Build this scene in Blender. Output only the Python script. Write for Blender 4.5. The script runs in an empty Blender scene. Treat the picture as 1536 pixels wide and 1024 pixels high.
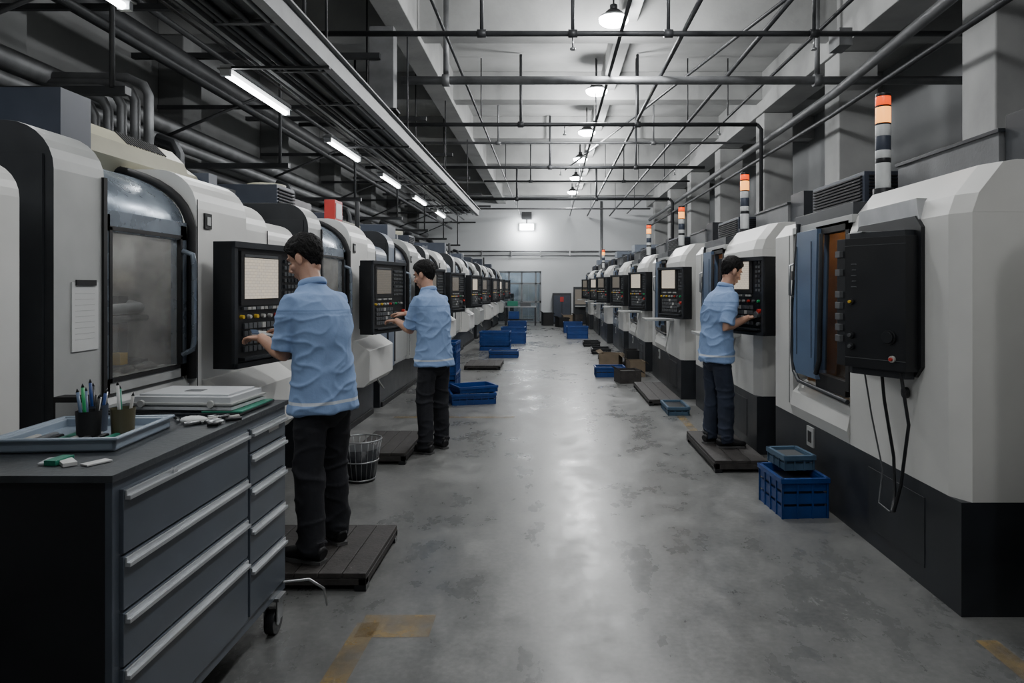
import bpy, bmesh, math, random
from mathutils import Vector, Matrix, noise
random.seed(7)
scene = bpy.context.scene
COL = scene.collection
V = Vector

# ---------------------------------------------------------------- materials
def mat(name, c, rough=.5, metal=0, var=.12, nscale=6, bump=0, bscale=60, rvar=.1, emit=None, es=0, spec=None, coat=0):
    m = bpy.data.materials.new(name); m.use_nodes = True
    nt = m.node_tree; N = nt.nodes; L = nt.links
    b = N['Principled BSDF']
    b.inputs['Metallic'].default_value = metal
    if spec is not None: b.inputs['Specular IOR Level'].default_value = spec
    if coat: b.inputs['Coat Weight'].default_value = coat
    tc = N.new('ShaderNodeTexCoord')
    n = N.new('ShaderNodeTexNoise'); n.inputs['Scale'].default_value = nscale; n.inputs['Detail'].default_value = 5
    L.new(tc.outputs['Object'], n.inputs['Vector'])
    r = N.new('ShaderNodeValToRGB')
    r.color_ramp.elements[0].position = .3; r.color_ramp.elements[1].position = .7
    r.color_ramp.elements[0].color = (*[x*(1-var) for x in c], 1)
    r.color_ramp.elements[1].color = (*[min(1, x*(1+var)) for x in c], 1)
    L.new(n.outputs['Fac'], r.inputs['Fac']); L.new(r.outputs['Color'], b.inputs['Base Color'])
    mr = N.new('ShaderNodeMapRange'); mr.inputs['To Min'].default_value = max(.02, rough-rvar); mr.inputs['To Max'].default_value = min(1, rough+rvar)
    L.new(n.outputs['Fac'], mr.inputs['Value']); L.new(mr.outputs['Result'], b.inputs['Roughness'])
    if bump:
        n2 = N.new('ShaderNodeTexNoise'); n2.inputs['Scale'].default_value = bscale; n2.inputs['Detail'].default_value = 3
        L.new(tc.outputs['Object'], n2.inputs['Vector'])
        bp = N.new('ShaderNodeBump'); bp.inputs['Strength'].default_value = bump; bp.inputs['Distance'].default_value = .01
        L.new(n2.outputs['Fac'], bp.inputs['Height']); L.new(bp.outputs['Normal'], b.inputs['Normal'])
    if emit:
        b.inputs['Emission Color'].default_value = (*emit, 1); b.inputs['Emission Strength'].default_value = es
    return m

white = mat('machine_white_paint', (.70,.70,.675), .38, var=.05, nscale=3)
lgrey = mat('machine_grey_paint', (.42,.43,.42), .4, var=.08, nscale=4)
boxgrey = mat('hammered_grey_paint', (.12,.125,.13), .5, var=.15, nscale=9, bump=.1)
dkpaint = mat('charcoal_paint', (.022,.025,.030), .42, var=.2)
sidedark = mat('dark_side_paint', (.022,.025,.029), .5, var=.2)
navy = mat('navy_grey_paint', (.040,.050,.073), .42, var=.12)
bluegrey = mat('blue_grey_panel_paint', (.17,.20,.25), .42, var=.1)
blue_frame = mat('blue_grey_frame', (.09,.14,.23), .35, var=.1)
bluemet = mat('brushed_blue_steel', (.27,.32,.38), .28, metal=.6, var=.12, nscale=9)
steel = mat('steel', (.42,.43,.44), .32, metal=.9, var=.15)
galv = mat('galvanised_pipe', (.18,.185,.19), .5, metal=.5, var=.2)
dpipe = mat('dark_pipe', (.04,.042,.045), .5, metal=.3, var=.2)
black = mat('black_plastic', (.010,.011,.013), .38, var=.2)
blackm = mat('black_matte', (.010,.010,.011), .7, var=.2)
olive = mat('olive_cover', (.34,.325,.24), .45, var=.08)
keym = mat('keycap_grey', (.08,.085,.09), .5)
keyw = mat('keycap_white', (.4,.4,.38), .5)
yellow = mat('button_yellow', (.65,.42,.03), .4)
red = mat('button_red', (.45,.03,.02), .35)
green = mat('button_green', (.02,.35,.12), .35)
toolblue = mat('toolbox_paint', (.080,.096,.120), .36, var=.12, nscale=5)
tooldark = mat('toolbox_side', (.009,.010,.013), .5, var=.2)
alu = mat('aluminium_handle', (.52,.54,.56), .33, metal=.6, var=.08)
mattop = mat('rubber_mat', (.040,.046,.052), .40, var=.3, nscale=14, bump=.15)
cratem = mat('blue_crate_plastic', (.009,.050,.21), .38, var=.15)
crateg = mat('grey_blue_crate', (.07,.13,.20), .45, var=.15)
cardboard = mat('cardboard', (.20,.155,.105), .8, var=.15)
wood = mat('worn_pallet', (.042,.038,.036), .7, var=.35, nscale=12, bump=.3)
paper = mat('paper', (.62,.63,.62), .7, var=.03)
plasticw = mat('white_plastic', (.54,.56,.58), .35, var=.05)
trayp = mat('pale_blue_plastic', (.27,.33,.40), .4, var=.08)
greenp = mat('green_plastic', (.02,.2,.13), .4)
skin = mat('skin', (.50,.285,.20), .5, var=.08, nscale=20)
lipm = mat('lip', (.28,.10,.08), .5)
hair = mat('black_hair', (.006,.0055,.0055), .62, var=.3, nscale=60, bump=.5, bscale=120, spec=.25)
eyew = mat('eye_white', (.5,.5,.48), .2, var=.02)
shoe = mat('black_shoe', (.012,.012,.014), .4, var=.2)
sole = mat('shoe_sole', (.10,.10,.10), .6)
trous = mat('dark_trousers', (.012,.013,.018), .85, var=.25, bump=.3, bscale=25)
trousn = mat('navy_trousers', (.026,.035,.060), .85, var=.25, bump=.3, bscale=25)
amberint = mat('amber_interior', (.38,.24,.13), .6, var=.3)
warmglow = mat('added_warm_glow_strip', (.9,.7,.4), .5, emit=(1,.62,.30), es=14)  # added glow, no fixture known; warms and brightens right door cavities
coolglow = mat('added_cool_glow_strip', (.9,.9,.9), .5, emit=(1,.98,.95), es=14)  # added glow, no fixture known; brightens cavities behind left windows
greyint = mat('machine_interior', (.30,.295,.28), .55, var=.5, nscale=7)
officew = mat('office_wall', (.50,.56,.62), .7, var=.1)
lampw = mat('lamp_diffuser', (.9,.9,.9), .5, emit=(.98,.99,1), es=34)
tubew = mat('tube_lamp', (.9,.9,.9), .5, emit=(.97,.99,1), es=15)
orange = mat('orange_beacon', (.8,.08,.01), .3, emit=(1,.07,.0), es=1.3)
orangeb = mat('amber_beacon', (.9,.35,.08), .3, emit=(1,.38,.08), es=2.3)
beaconw = mat('beacon_white', (.6,.62,.62), .35)
redcover = mat('red_cover', (.4,.03,.025), .4)
ceilm = mat('ceiling_paint', (.38,.385,.38), .85, var=.2, nscale=1.2, bump=.1, bscale=14)
concw = mat('concrete_beam', (.35,.355,.35), .85, var=.18, nscale=1.6, bump=.2, bscale=18)
traym = mat('tray_steel', (.20,.205,.21), .5, metal=.2, var=.2, nscale=5)
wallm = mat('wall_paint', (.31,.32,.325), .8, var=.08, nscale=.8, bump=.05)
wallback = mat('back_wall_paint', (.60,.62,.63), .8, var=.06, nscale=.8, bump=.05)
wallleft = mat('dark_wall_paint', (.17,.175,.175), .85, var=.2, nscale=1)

def screen_mat(name='lcd_screen', es=.75):
    m = bpy.data.materials.new(name); m.use_nodes = True
    N = m.node_tree.nodes; L = m.node_tree.links; b = N['Principled BSDF']
    tc = N.new('ShaderNodeTexCoord')
    sep = N.new('ShaderNodeSeparateXYZ'); L.new(tc.outputs['Object'], sep.inputs[0])
    cb = N.new('ShaderNodeCombineXYZ'); L.new(sep.outputs['Y'], cb.inputs['X']); L.new(sep.outputs['Z'], cb.inputs['Y'])
    br = N.new('ShaderNodeTexBrick'); br.inputs['Scale'].default_value = 14
    br.inputs['Color1'].default_value = (.85,.74,.58,1); br.inputs['Color2'].default_value = (.76,.68,.58,1)
    br.inputs['Mortar'].default_value = (.55,.47,.38,1); br.inputs['Mortar Size'].default_value = .02
    L.new(cb.outputs[0], br.inputs['Vector'])
    L.new(br.outputs['Color'], b.inputs['Emission Color']); b.inputs['Emission Strength'].default_value = es
    b.inputs['Base Color'].default_value = (.05,.05,.05,1); b.inputs['Roughness'].default_value = .2
    return m
screen = screen_mat('lcd_screen', .75)
screendim = screen_mat('lcd_screen_dim', .15)

def glass_mat(name, tint, haze, rough=.12, gloss=.25):
    m = bpy.data.materials.new(name); m.use_nodes = True
    N = m.node_tree.nodes; L = m.node_tree.links; N.remove(N['Principled BSDF'])
    out = N['Material Output']
    t = N.new('ShaderNodeBsdfTransparent'); t.inputs[0].default_value = (*tint,1)
    d = N.new('ShaderNodeBsdfDiffuse'); d.inputs[0].default_value = (.45,.45,.44,1)
    g = N.new('ShaderNodeBsdfGlossy'); g.inputs['Roughness'].default_value = rough; g.inputs[0].default_value=(.85,.86,.87,1)
    n = N.new('ShaderNodeTexNoise'); n.inputs['Scale'].default_value = 5; n.inputs['Detail'].default_value = 8
    tc = N.new('ShaderNodeTexCoord'); L.new(tc.outputs['Object'], n.inputs['Vector'])
    mr = N.new('ShaderNodeMapRange'); mr.inputs['From Min'].default_value = .3; mr.inputs['From Max'].default_value = .7
    mr.inputs['To Min'].default_value = haze*.4; mr.inputs['To Max'].default_value = haze*1.4
    L.new(n.outputs['Fac'], mr.inputs['Value'])
    m1 = N.new('ShaderNodeMixShader'); L.new(mr.outputs[0], m1.inputs[0]); L.new(t.outputs[0], m1.inputs[1]); L.new(d.outputs[0], m1.inputs[2])
    m2 = N.new('ShaderNodeMixShader'); m2.inputs[0].default_value = gloss; L.new(m1.outputs[0], m2.inputs[1]); L.new(g.outputs[0], m2.inputs[2])
    L.new(m2.outputs[0], out.inputs[0])
    return m
hazeglass = glass_mat('scratched_polycarbonate', (.90,.90,.89), .20, .1, .08)
darkglass = glass_mat('tinted_glass', (.7,.65,.6), .03, .08, .10)
doorglass = glass_mat('door_glass', (.7,.75,.78), .03, .05, .12)

def floor_mat():
    m = bpy.data.materials.new('polished_concrete'); m.use_nodes = True
    N = m.node_tree.nodes; L = m.node_tree.links; b = N['Principled BSDF']
    tc = N.new('ShaderNodeTexCoord')
    def noi(scale,det,ro,dist=0):
        n = N.new('ShaderNodeTexNoise'); n.inputs['Scale'].default_value = scale; n.inputs['Detail'].default_value = det; n.inputs['Roughness'].default_value = ro; n.inputs['Distortion'].default_value=dist
        return n
    n1=noi(.8,6,.6); n2=noi(34,6,.6); n3=noi(3.5,10,.68,.1)
    mpn = N.new('ShaderNodeMapping'); mpn.inputs['Scale'].default_value = (1, .6, 1)
    L.new(tc.outputs['Object'], mpn.inputs[0])
    L.new(mpn.outputs[0], n1.inputs['Vector']); L.new(tc.outputs['Object'], n2.inputs['Vector']); L.new(mpn.outputs[0], n3.inputs['Vector'])
    mx = N.new('ShaderNodeMix'); mx.data_type='FLOAT'; mx.inputs[0].default_value = .5
    L.new(n1.outputs['Fac'], mx.inputs[2]); L.new(n3.outputs['Fac'], mx.inputs[3])
    mx2 = N.new('ShaderNodeMix'); mx2.data_type='FLOAT'; mx2.inputs[0].default_value = .22
    L.new(mx.outputs[0], mx2.inputs[2]); L.new(n2.outputs['Fac'], mx2.inputs[3])
    r = N.new('ShaderNodeValToRGB'); r.color_ramp.elements[0].position=.37; r.color_ramp.elements[1].position=.63
    r.color_ramp.elements[0].color=(.080,.084,.084,1); r.color_ramp.elements[1].color=(.235,.236,.228,1)
    L.new(mx2.outputs[0], r.inputs['Fac']); L.new(r.outputs['Color'], b.inputs['Base Color'])
    mr = N.new('ShaderNodeMapRange'); mr.inputs['From Min'].default_value=.38; mr.inputs['From Max'].default_value=.62
    mr.inputs['To Min'].default_value=.20; mr.inputs['To Max'].default_value=.48
    L.new(mx.outputs[0], mr.inputs['Value']); L.new(mr.outputs[0], b.inputs['Roughness'])
    b.inputs['Specular IOR Level'].default_value=.42
    bp = N.new('ShaderNodeBump'); bp.inputs['Strength'].default_value=.10; bp.inputs['Distance'].default_value=.01
    L.new(n3.outputs['Fac'], bp.inputs['Height']); L.new(bp.outputs[0], b.inputs['Normal'])
    return m
def marking_mat():
    m = mat('faded_yellow_marking', (.34,.235,.09), .5, var=.2)
    N = m.node_tree.nodes; L = m.node_tree.links
    tc = N.new('ShaderNodeTexCoord'); n = N.new('ShaderNodeTexNoise'); n.inputs['Scale'].default_value=6; n.inputs['Detail'].default_value=10; n.inputs['Roughness'].default_value=.7
    L.new(tc.outputs['Object'], n.inputs['Vector'])
    r = N.new('ShaderNodeValToRGB'); r.color_ramp.elements[0].position=.34; r.color_ramp.elements[1].position=.68
    r.color_ramp.elements[0].color=(.08,.08,.08,1); r.color_ramp.elements[1].color=(.7,.7,.7,1)
    L.new(n.outputs['Fac'], r.inputs['Fac']); L.new(r.outputs['Color'], N['Principled BSDF'].inputs['Alpha'])
    return m
def shirt_mat():
    m = mat('light_blue_workshirt', (.26,.385,.64), .85, var=.06, nscale=8, bump=.25, bscale=30)
    N = m.node_tree.nodes; L = m.node_tree.links; b=N['Principled BSDF']
    src = b.inputs['Base Color'].links[0].from_socket
    tc = N.new('ShaderNodeTexCoord'); sp = N.new('ShaderNodeSeparateXYZ'); L.new(tc.outputs['Object'], sp.inputs[0])
    c = N.new('ShaderNodeMath'); c.operation='COMPARE'; c.inputs[1].default_value=.825; c.inputs[2].default_value=.008
    L.new(sp.outputs['Z'], c.inputs[0])
    mx = N.new('ShaderNodeMix'); mx.data_type='RGBA'; L.new(c.outputs[0], mx.inputs[0]); L.new(src, mx.inputs[6]); mx.inputs[7].default_value=(.60,.65,.72,1)
    c2 = N.new('ShaderNodeMath'); c2.operation='COMPARE'; c2.inputs[1].default_value=1.305; c2.inputs[2].default_value=.003
    L.new(sp.outputs['Z'], c2.inputs[0])
    mx2 = N.new('ShaderNodeMix'); mx2.data_type='RGBA'; L.new(c2.outputs[0], mx2.inputs[0]); L.new(mx.outputs[2], mx2.inputs[6]); mx2.inputs[7].default_value=(.17,.27,.48,1)
    L.new(mx2.outputs[2], b.inputs['Base Color'])
    return m
shirt = shirt_mat()

# ---------------------------------------------------------------- mesh builder
class B:
    def __init__(s):
        s.bm = bmesh.new(); s.mats = []; s.M = Matrix.Identity(4)
    def mi(s, m):
        if m not in s.mats: s.mats.append(m)
        return s.mats.index(m)
    def v(s, p): return s.bm.verts.new(s.M @ V(p))
    def f(s, vs, m, smooth=False):
        try:
            f = s.bm.faces.new(vs); f.material_index = s.mi(m); f.smooth = smooth; return f
        except ValueError: return None
    def box(s, a, b, m):
        x0,x1 = sorted((a[0],b[0])); y0,y1 = sorted((a[1],b[1])); z0,z1 = sorted((a[2],b[2]))
        c = [s.v(p) for p in ((x0,y0,z0),(x1,y0,z0),(x1,y1,z0),(x0,y1,z0),(x0,y0,z1),(x1,y0,z1),(x1,y1,z1),(x0,y1,z1))]
        for q in ((3,2,1,0),(4,5,6,7),(0,1,5,4),(1,2,6,5),(2,3,7,6),(3,0,4,7)): s.f([c[i] for i in q], m)
    def prism(s, poly, a0, a1, axis, m, capm=None, smooth=False):
        def P(u,w,a): return {'y':(u,a,w),'x':(a,u,w),'z':(u,w,a)}[axis]
        r0 = [s.v(P(u,w,a0)) for u,w in poly]; r1 = [s.v(P(u,w,a1)) for u,w in poly]
        n = len(poly)
        for i in range(n): s.f([r0[i], r0[(i+1)%n], r1[(i+1)%n], r1[i]], m, smooth)
        s.f(list(reversed(r0)), capm or m); s.f(r1, capm or m)
    def tube(s, pts, r, m, seg=10, cap=True, up=None):
        pts = [V(p) for p in pts]; n = len(pts)
        rr = r if isinstance(r, (list,tuple)) and len(r)==n else [r]*n
        rings=[]; t0=None
        for i,p in enumerate(pts):
            t = (pts[min(i+1,n-1)]-pts[max(i-1,0)]).normalized()
            if t0 is None:
                u = V(up) if up else (V((0,0,1)) if abs(t.z)<.9 else V((1,0,0)))
                side = t.cross(u).normalized(); u2 = side.cross(t).normalized()
            else:
                q = t0.rotation_difference(t); side = q@side; u2 = q@u2
            t0 = t
            ra = rr[i]
            if not isinstance(ra,(list,tuple)): ra=(ra,ra)
            rings.append([s.v(p+side*ra[0]*math.cos(k*2*math.pi/seg)+u2*ra[1]*math.sin(k*2*math.pi/seg)) for k in range(seg)])
        for i in range(n-1):
            for k in range(seg):
                s.f([rings[i][k], rings[i+1][k], rings[i+1][(k+1)%seg], rings[i][(k+1)%seg]], m, True)
        if cap:
            s.f(rings[0], m); s.f(list(reversed(rings[-1])), m)
    def cyl(s, p0, p1, r, m, r2=None, seg=16): s.tube([p0,p1],[r, r if r2 is None else r2], m, seg)
    def sph(s, c, r, m, seg=16, rot=None):
        if not isinstance(r,(list,tuple)): r=(r,r,r)
        Mx = s.M @ Matrix.Translation(V(c)) @ (rot or Matrix.Identity(4)) @ Matrix.Diagonal((*r,1))
        d = bmesh.ops.create_uvsphere(s.bm, u_segments=seg, v_segments=seg//2+2, radius=1, matrix=Mx)
        k = s.mi(m)
        for v_ in d['verts']:
            for f in v_.link_faces: f.material_index=k; f.smooth=True
    def loft(s, rings, m, seg=32, p=2.0):
        R=[]
        for (cx,cy,z,rx,ry) in rings:
            ring=[]
            for k in range(seg):
                a=k*2*math.pi/seg; c=math.cos(a); sn=math.sin(a)
                ring.append(s.v((cx+rx*math.copysign(abs(c)**(2/p),c), cy+ry*math.copysign(abs(sn)**(2/p),sn), z)))
            R.append(ring)
        for i in range(len(R)-1):
            for k in range(seg): s.f([R[i][k],R[i][(k+1)%seg],R[i+1][(k+1)%seg],R[i+1][k]], m, True)
        s.f(list(reversed(R[0])),m); s.f(R[-1],m)
    def obj(s, name, bevel=0, parent=None, seg=2):
        me = bpy.data.meshes.new(name)
        bmesh.ops.recalc_face_normals(s.bm, faces=s.bm.faces)
        s.bm.to_mesh(me); s.bm.free()
        for m in s.mats: me.materials.append(m)
        o = bpy.data.objects.new(name, me); COL.objects.link(o)
        if bevel:
            md = o.modifiers.new('bevel','BEVEL'); md.width=bevel; md.segments=seg; md.limit_method='ANGLE'; md.angle_limit=math.radians(38)
        if parent: o.parent = parent
        return o
def inst(o, loc, name=None, rotz=0):
    n = o.copy(); COL.objects.link(n); n.location = loc; n.rotation_euler=(0,0,rotz)
    if name: n.name = name
    return n

# ---------------------------------------------------------------- camera
cam = bpy.data.cameras.new('camera'); co = bpy.data.objects.new('camera', cam); COL.objects.link(co)
cam.lens=24; cam.sensor_width=36; cam.shift_x=-(825-768)/1536; cam.shift_y=-(512-430)/1536
co.location=(0,0,1.5); co.rotation_euler=(math.pi/2,0,0); cam.clip_start=.05; cam.clip_end=100
scene.camera = co

# ---------------------------------------------------------------- room
YB=28.0; XL=-5.4; XR=6.2; ZC=5.5; YF=-3.0
b=B(); b.box((XL-.2,YF,-.2),(XR+.2,YB+3,0),floor_mat()); b.obj('floor')
b=B(); b.box((XL-.2,YF,ZC),(XR+.2,YB+.3,ZC+.2),ceilm); b.obj('ceiling')
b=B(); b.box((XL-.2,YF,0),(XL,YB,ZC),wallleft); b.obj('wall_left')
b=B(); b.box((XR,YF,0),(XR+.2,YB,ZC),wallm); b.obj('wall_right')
b=B()
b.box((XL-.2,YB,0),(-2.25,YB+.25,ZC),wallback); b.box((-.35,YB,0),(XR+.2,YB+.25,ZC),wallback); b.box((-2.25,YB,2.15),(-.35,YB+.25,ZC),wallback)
b.obj('wall_back')
b=B()
fr=mat('door_frame_alu',(.20,.21,.22),.4,metal=.4)
for x in (-2.24,-1.72,-1.2,-.62,-.43): b.box((x,YB+.05,0.005),(x+.07,YB+.13,2.14),fr)
for z in (0.005,.85,1.6,2.07): b.box((-2.24,YB+.05,z),(-.36,YB+.13,z+.07),fr)
b.box((-2.2,YB+.08,.05),(-.4,YB+.09,2.1),doorglass)
b.obj('door_1')
b=B()
b.box((-3.4,YB+2.6,0),(.8,YB+2.7,2.9),officew); b.box((-3.5,YB+.3,0),(-3.4,YB+2.7,2.9),officew); b.box((.8,YB+.3,0),(.9,YB+2.7,2.9),officew); b.box((-3.5,YB+.3,2.9),(.9,YB+2.7,3.0),officew)
b.obj('wall_office')
b=B(); b.box((0,0,0),(.9,.35,1.7),plasticw); b.box((.02,-.01,.05),(.44,0,1.65),lgrey); b.box((.46,-.01,.05),(.88,0,1.65),lgrey); o=b.obj('filing_cabinet',.006); o.location=(-1.4,YB+2.1,0)
b=B(); b.box((0,0,0),(.8,.5,1.2),dkpaint); b.box((.1,-.01,.7),(.7,0,1.1),navy); o=b.obj('filing_cabinet',.006); o.location=(-2.4,YB+1.8,0)
for k in range(-2,8):
    y=6.1+3.3*k
    if y<YF+.2 or y>YB-.5: continue
    b=B(); b.box((XL,y,4.98),(XR,y+.38,ZC),concw); b.obj('ceiling_beam', .01)
for x0,x1,z in ((3.95,4.45,4.75),(-2.15,-1.8,4.9),(.95,1.2,5.15)):
    b=B(); b.box((x0,YF,z),(x1,YB,ZC),concw); b.obj('ceiling_beam', .01)
for k in range(-2,7):
    y=6.1+3.3*k
    bb=B(); bb.box((3.98,y,0),(4.52,y+.5,4.74),concw); bb.obj('concrete_column',.015)
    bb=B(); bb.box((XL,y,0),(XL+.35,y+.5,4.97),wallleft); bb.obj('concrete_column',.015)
mk=marking_mat()
def marking(pts,w=.09):
    b=B()
    for (x0,y0),(x1,y1) in zip(pts[:-1],pts[1:]):
        d=V((x1-x0,y1-y0,0)).normalized(); n=V((-d.y,d.x,0))*w/2; e=d*w/2
        p0=V((x0,y0,.002))-e; p1=V((x1,y1,.002))+e
        b.f([b.v(p0-n),b.v(p1-n),b.v(p1+n),b.v(p0+n)],mk)
    b.obj('floor_marking_line')
marking([(-.85,1.6),(-.81,3.0)],.10); marking([(-.74,3.02),(-.62,3.02)],.20)
marking([(-1.75,7.85),(-.45,7.85)])
marking([(1.5,7.0),(1.75,7.0)]); marking([(1.5,7.1),(1.52,8.4)])
marking([(1.85,1.8),(1.85,2.85)])

# ---------------------------------------------------------------- ceiling services
lightZ=4.93
def area(name,loc,size,power,color=(.97,.99,1),rot=(0,0,0),shape='DISK',sy=None,spread=math.pi):
    l=bpy.data.lights.new(name,'AREA'); l.shape=shape; l.size=size; l.energy=power; l.color=color; l.spread=spread
    if sy: l.size_y=sy
    o=bpy.data.objects.new(name,l); COL.objects.link(o); o.location=loc; o.rotation_euler=rot; return o
for k in range(-3,6+1):
    y=8.8+3.2*k; x=.82
    if y>27.6: continue
    b=B()
    b.cyl((0,0,.05),(0,0,.13),.16,blackm,.08,24); b.cyl((0,0,.13),(0,0,.20),.05,dpipe,None,16); b.cyl((0,0,.20),(0,0,.56),.012,dpipe,None,8)
    b.cyl((0,0,.02),(0,0,.05),.20,steel,.18,28); b.sph((0,0,0),(.19,.19,.075),lampw,28)
    e=b.obj('high_bay_lamp'); e.location=(x,y,lightZ)
    l=bpy.data.lights.new('high_bay_light','POINT'); l.energy={-3:60,-2:100,-1:160,0:185,1:190}.get(k,205); l.color=(.99,.995,1); l.shadow_soft_size=.18
    a=bpy.data.objects.new('high_bay_light',l); COL.objects.link(a); a.location=(0,0,-.29); a.parent=e

b=B()
T0,T1=.5,18.0; Z=3.42
b.box((-1.95,T0,Z-.05),(-1.87,T1,Z+.10),traym); b.box((-1.99,T0,Z+.10),(-1.83,T1,Z+.115),traym)
b.box((-2.46,T0,Z-.04),(-2.42,T1,Z+.08),galv)
b.box((-2.42,T0,Z+.02),(-1.95,T1,Z+.03),dpipe)
y=T0
while y<T1:
    b.box((-2.44,y,Z-.03),(-1.9,y+.04,Z),dpipe); y+=1.1
for x in (-2.38,-2.33,-2.18,-2.03): b.tube([(x,T0,Z-.01),(x+.02,T1/2,Z-.01),(x,T1,Z-.01)],.02,dpipe if x<-2.1 else galv,6)
b.tube([(-2.55,T0,Z+.02),(-2.55,T1,Z+.02)],.02,dpipe,8); b.tube([(-2.64,T0,Z+.02),(-2.64,T1,Z+.02)],.012,blackm,6)
y=2.5
while y<T1:
    b.cyl((-2.44,y,Z),(-2.44,y,5.48),.012,dpipe,None,6); b.cyl((-1.9,y,Z),(-1.9,y,4.88),.012,dpipe,None,6)
    b.box((-2.70,y-.02,Z-.07),(-1.87,y+.02,Z-.05),dpipe)
    y+=3.3
b.obj('overhead_cable_tray')
for y0 in (.4,3.1,5.83,8.5,11.15,13.8,16.5):
    b=B()
    b.box((-.05,0,.03),(.05,1.35,.07),plasticw); b.box((-.06,-.03,.022),(.06,1.38,.032),galv)
    b.tube([(0,.03,-.01),(0,1.32,-.01)],.026,tubew,12)
    b.box((-.04,-.02,-.03),(.04,.02,.03),plasticw); b.box((-.04,1.33,-.03),(.04,1.37,.03),plasticw)
    o=b.obj('fluorescent_tube_fixture'); o.location=(-2.77,y0,3.33)
    a=area('tube_light',(0,.67,-.045),.08,17,shape='RECTANGLE',sy=1.3); a.parent=o

def hpipe(y,z,x0,x1,r,m,drops=(),tail=None):
    b=B()
    b.cyl((x0,y,z),(x1,y,z),r,m,None,10)
    for x in drops: b.cyl((x,y,z),(x,y,ZC-.02),r*.7,m,None,8); b.cyl((x-.05,y,z),(x+.05,y,z),r*1.5,m,None,10)
    if tail: b.tube(tail,r,m,8)
    b.obj('sprinkler_pipe')
hpipe(7.5,4.28,-2.9,4.8,.03,dpipe,(-2.7,-.75,.25,1.30,2.9))
hpipe(9.2,4.28,-2.0,5.8,.055,galv,(-1.4,3.6))
hpipe(11.7,4.28,-4.3,3.55,.035,dpipe,(-3,-.5,1.5),[(3.55,11.7,4.28),(3.62,11.7,4.2),(3.62,11.7,2.6)])
hpipe(13.2,4.28,-4,5,.025,galv,(-1,2))
hpipe(15.9,4.28,-4.3,3.6,.035,dpipe,(0,2))
hpipe(17.6,4.22,-1.7,3.6,.025,dpipe,(-.5,1.9))
hpipe(20.6,4.15,-2.6,3.6,.045,dpipe,(-1,1.4),[(3.6,20.6,4.15),(3.7,20.6,4.05),(3.7,20.6,2)])
hpipe(24.5,4.3,-4.3,3.6,.03,galv,())
for x,z,m,r in ((.80,4.36,dpipe,.022),(1.5,4.36,dpipe,.028),(2.4,4.36,dpipe,.028),(-1.2,4.40,dpipe,.018),(3.1,4.45,dpipe,.022)):
    b=B(); b.cyl((x,.5,z),(x,27.5,z),r,m,None,8)
    for k in range(4): b.cyl((x,5.3+6.6*k,z),(x,5.3+6.6*k,ZC-.02),.012,m,None,6)
    b.obj('sprinkler_pipe')
b=B(); b.tube([(2.9,5.0,4.5),(2.2,8.4,4.5),(1.5,12.0,4.5),(.4,17.5,4.5)],.022,dpipe,8); b.obj('sprinkler_pipe')
b=B()
for y in (7.5,11.7,15.9):
    for x in (.25,2.9): b.cyl((x,y,4.12),(x,y,4.25),.01,steel); b.cyl((x,y,4.10),(x,y,4.12),.03,steel)
b.obj('sprinkler_heads')
b=B(); b.tube([(3.4,2,4.1),(3.6,6.0,4.1),(3.75,9.0,4.05),(3.8,26,4.05)],.06,galv,10); b.obj('ventilation_conduit')
b=B(); b.tube([(3.4,2,3.7),(3.7,9,3.75),(3.7,26,3.75)],.03,dpipe,8); b.obj('ventilation_conduit')
b=B(); b.tube([(4.9,5.2,4.2),(3.6,5.4,4.35),(3.3,5.8,4.5),(3.2,5.8,5.4)],.07,dpipe,12); b.box((3.35,7.9,4.3),(3.5,8.2,4.5),galv); b.obj('ventilation_duct')
for z,x,r,m in ((3.55,-4.9,.11,galv),(3.3,-4.75,.07,galv),(3.1,-4.95,.09,dpipe),(4.3,-4.6,.14,dpipe),(2.75,-4.9,.06,galv),(4.0,-3.6,.03,dpipe),(4.15,-3.4,.025,galv),(3.8,-3.9,.04,dpipe)):
    b=B(); b.cyl((x,-1,z),(x,27,z),r,m,None,12); b.obj('wall_pipe')
b=B()
for i in range(5):
    x=-4.4+.13*i; b.tube([(x,6.6,2.3),(x,6.6,3.15+.05*i),(x-.05,6.6,3.25+.05*i),(x-.2,6.6,3.32+.05*i),(-5.3,6.6,3.34+.05*i)],.045,galv,10)
b.obj('wall_pipe')
b=B()
for k in range(8):
    y=2+3.3*k; b.box((-5.4,y,3.0),(-3.3,y+.08,3.06),dpipe); b.cyl((-3.4,y,3.05),(-3.4,y,5.48),.02,dpipe,None,6); b.box((-5.4,y+.2,4.45),(-2.2,y+.28,4.52),dpipe)
    b.tube([(-5.3,y,3.2),(-3.6,y,3.92)],.02,dpipe,6); b.box((-5.3,y+.6,3.9),(-2.8,y+.65,3.95),dpipe)
b.obj('wall_bracket_frame')
b=B(); b.box((-.16,-.1,0),(.16,.1,1.1),traym); b.box((-.2,-.12,0),(.2,.12,.03),dpipe); o=b.obj('steel_hanger_post',.006); o.location=(-2.2,9.0,3.8)

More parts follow.
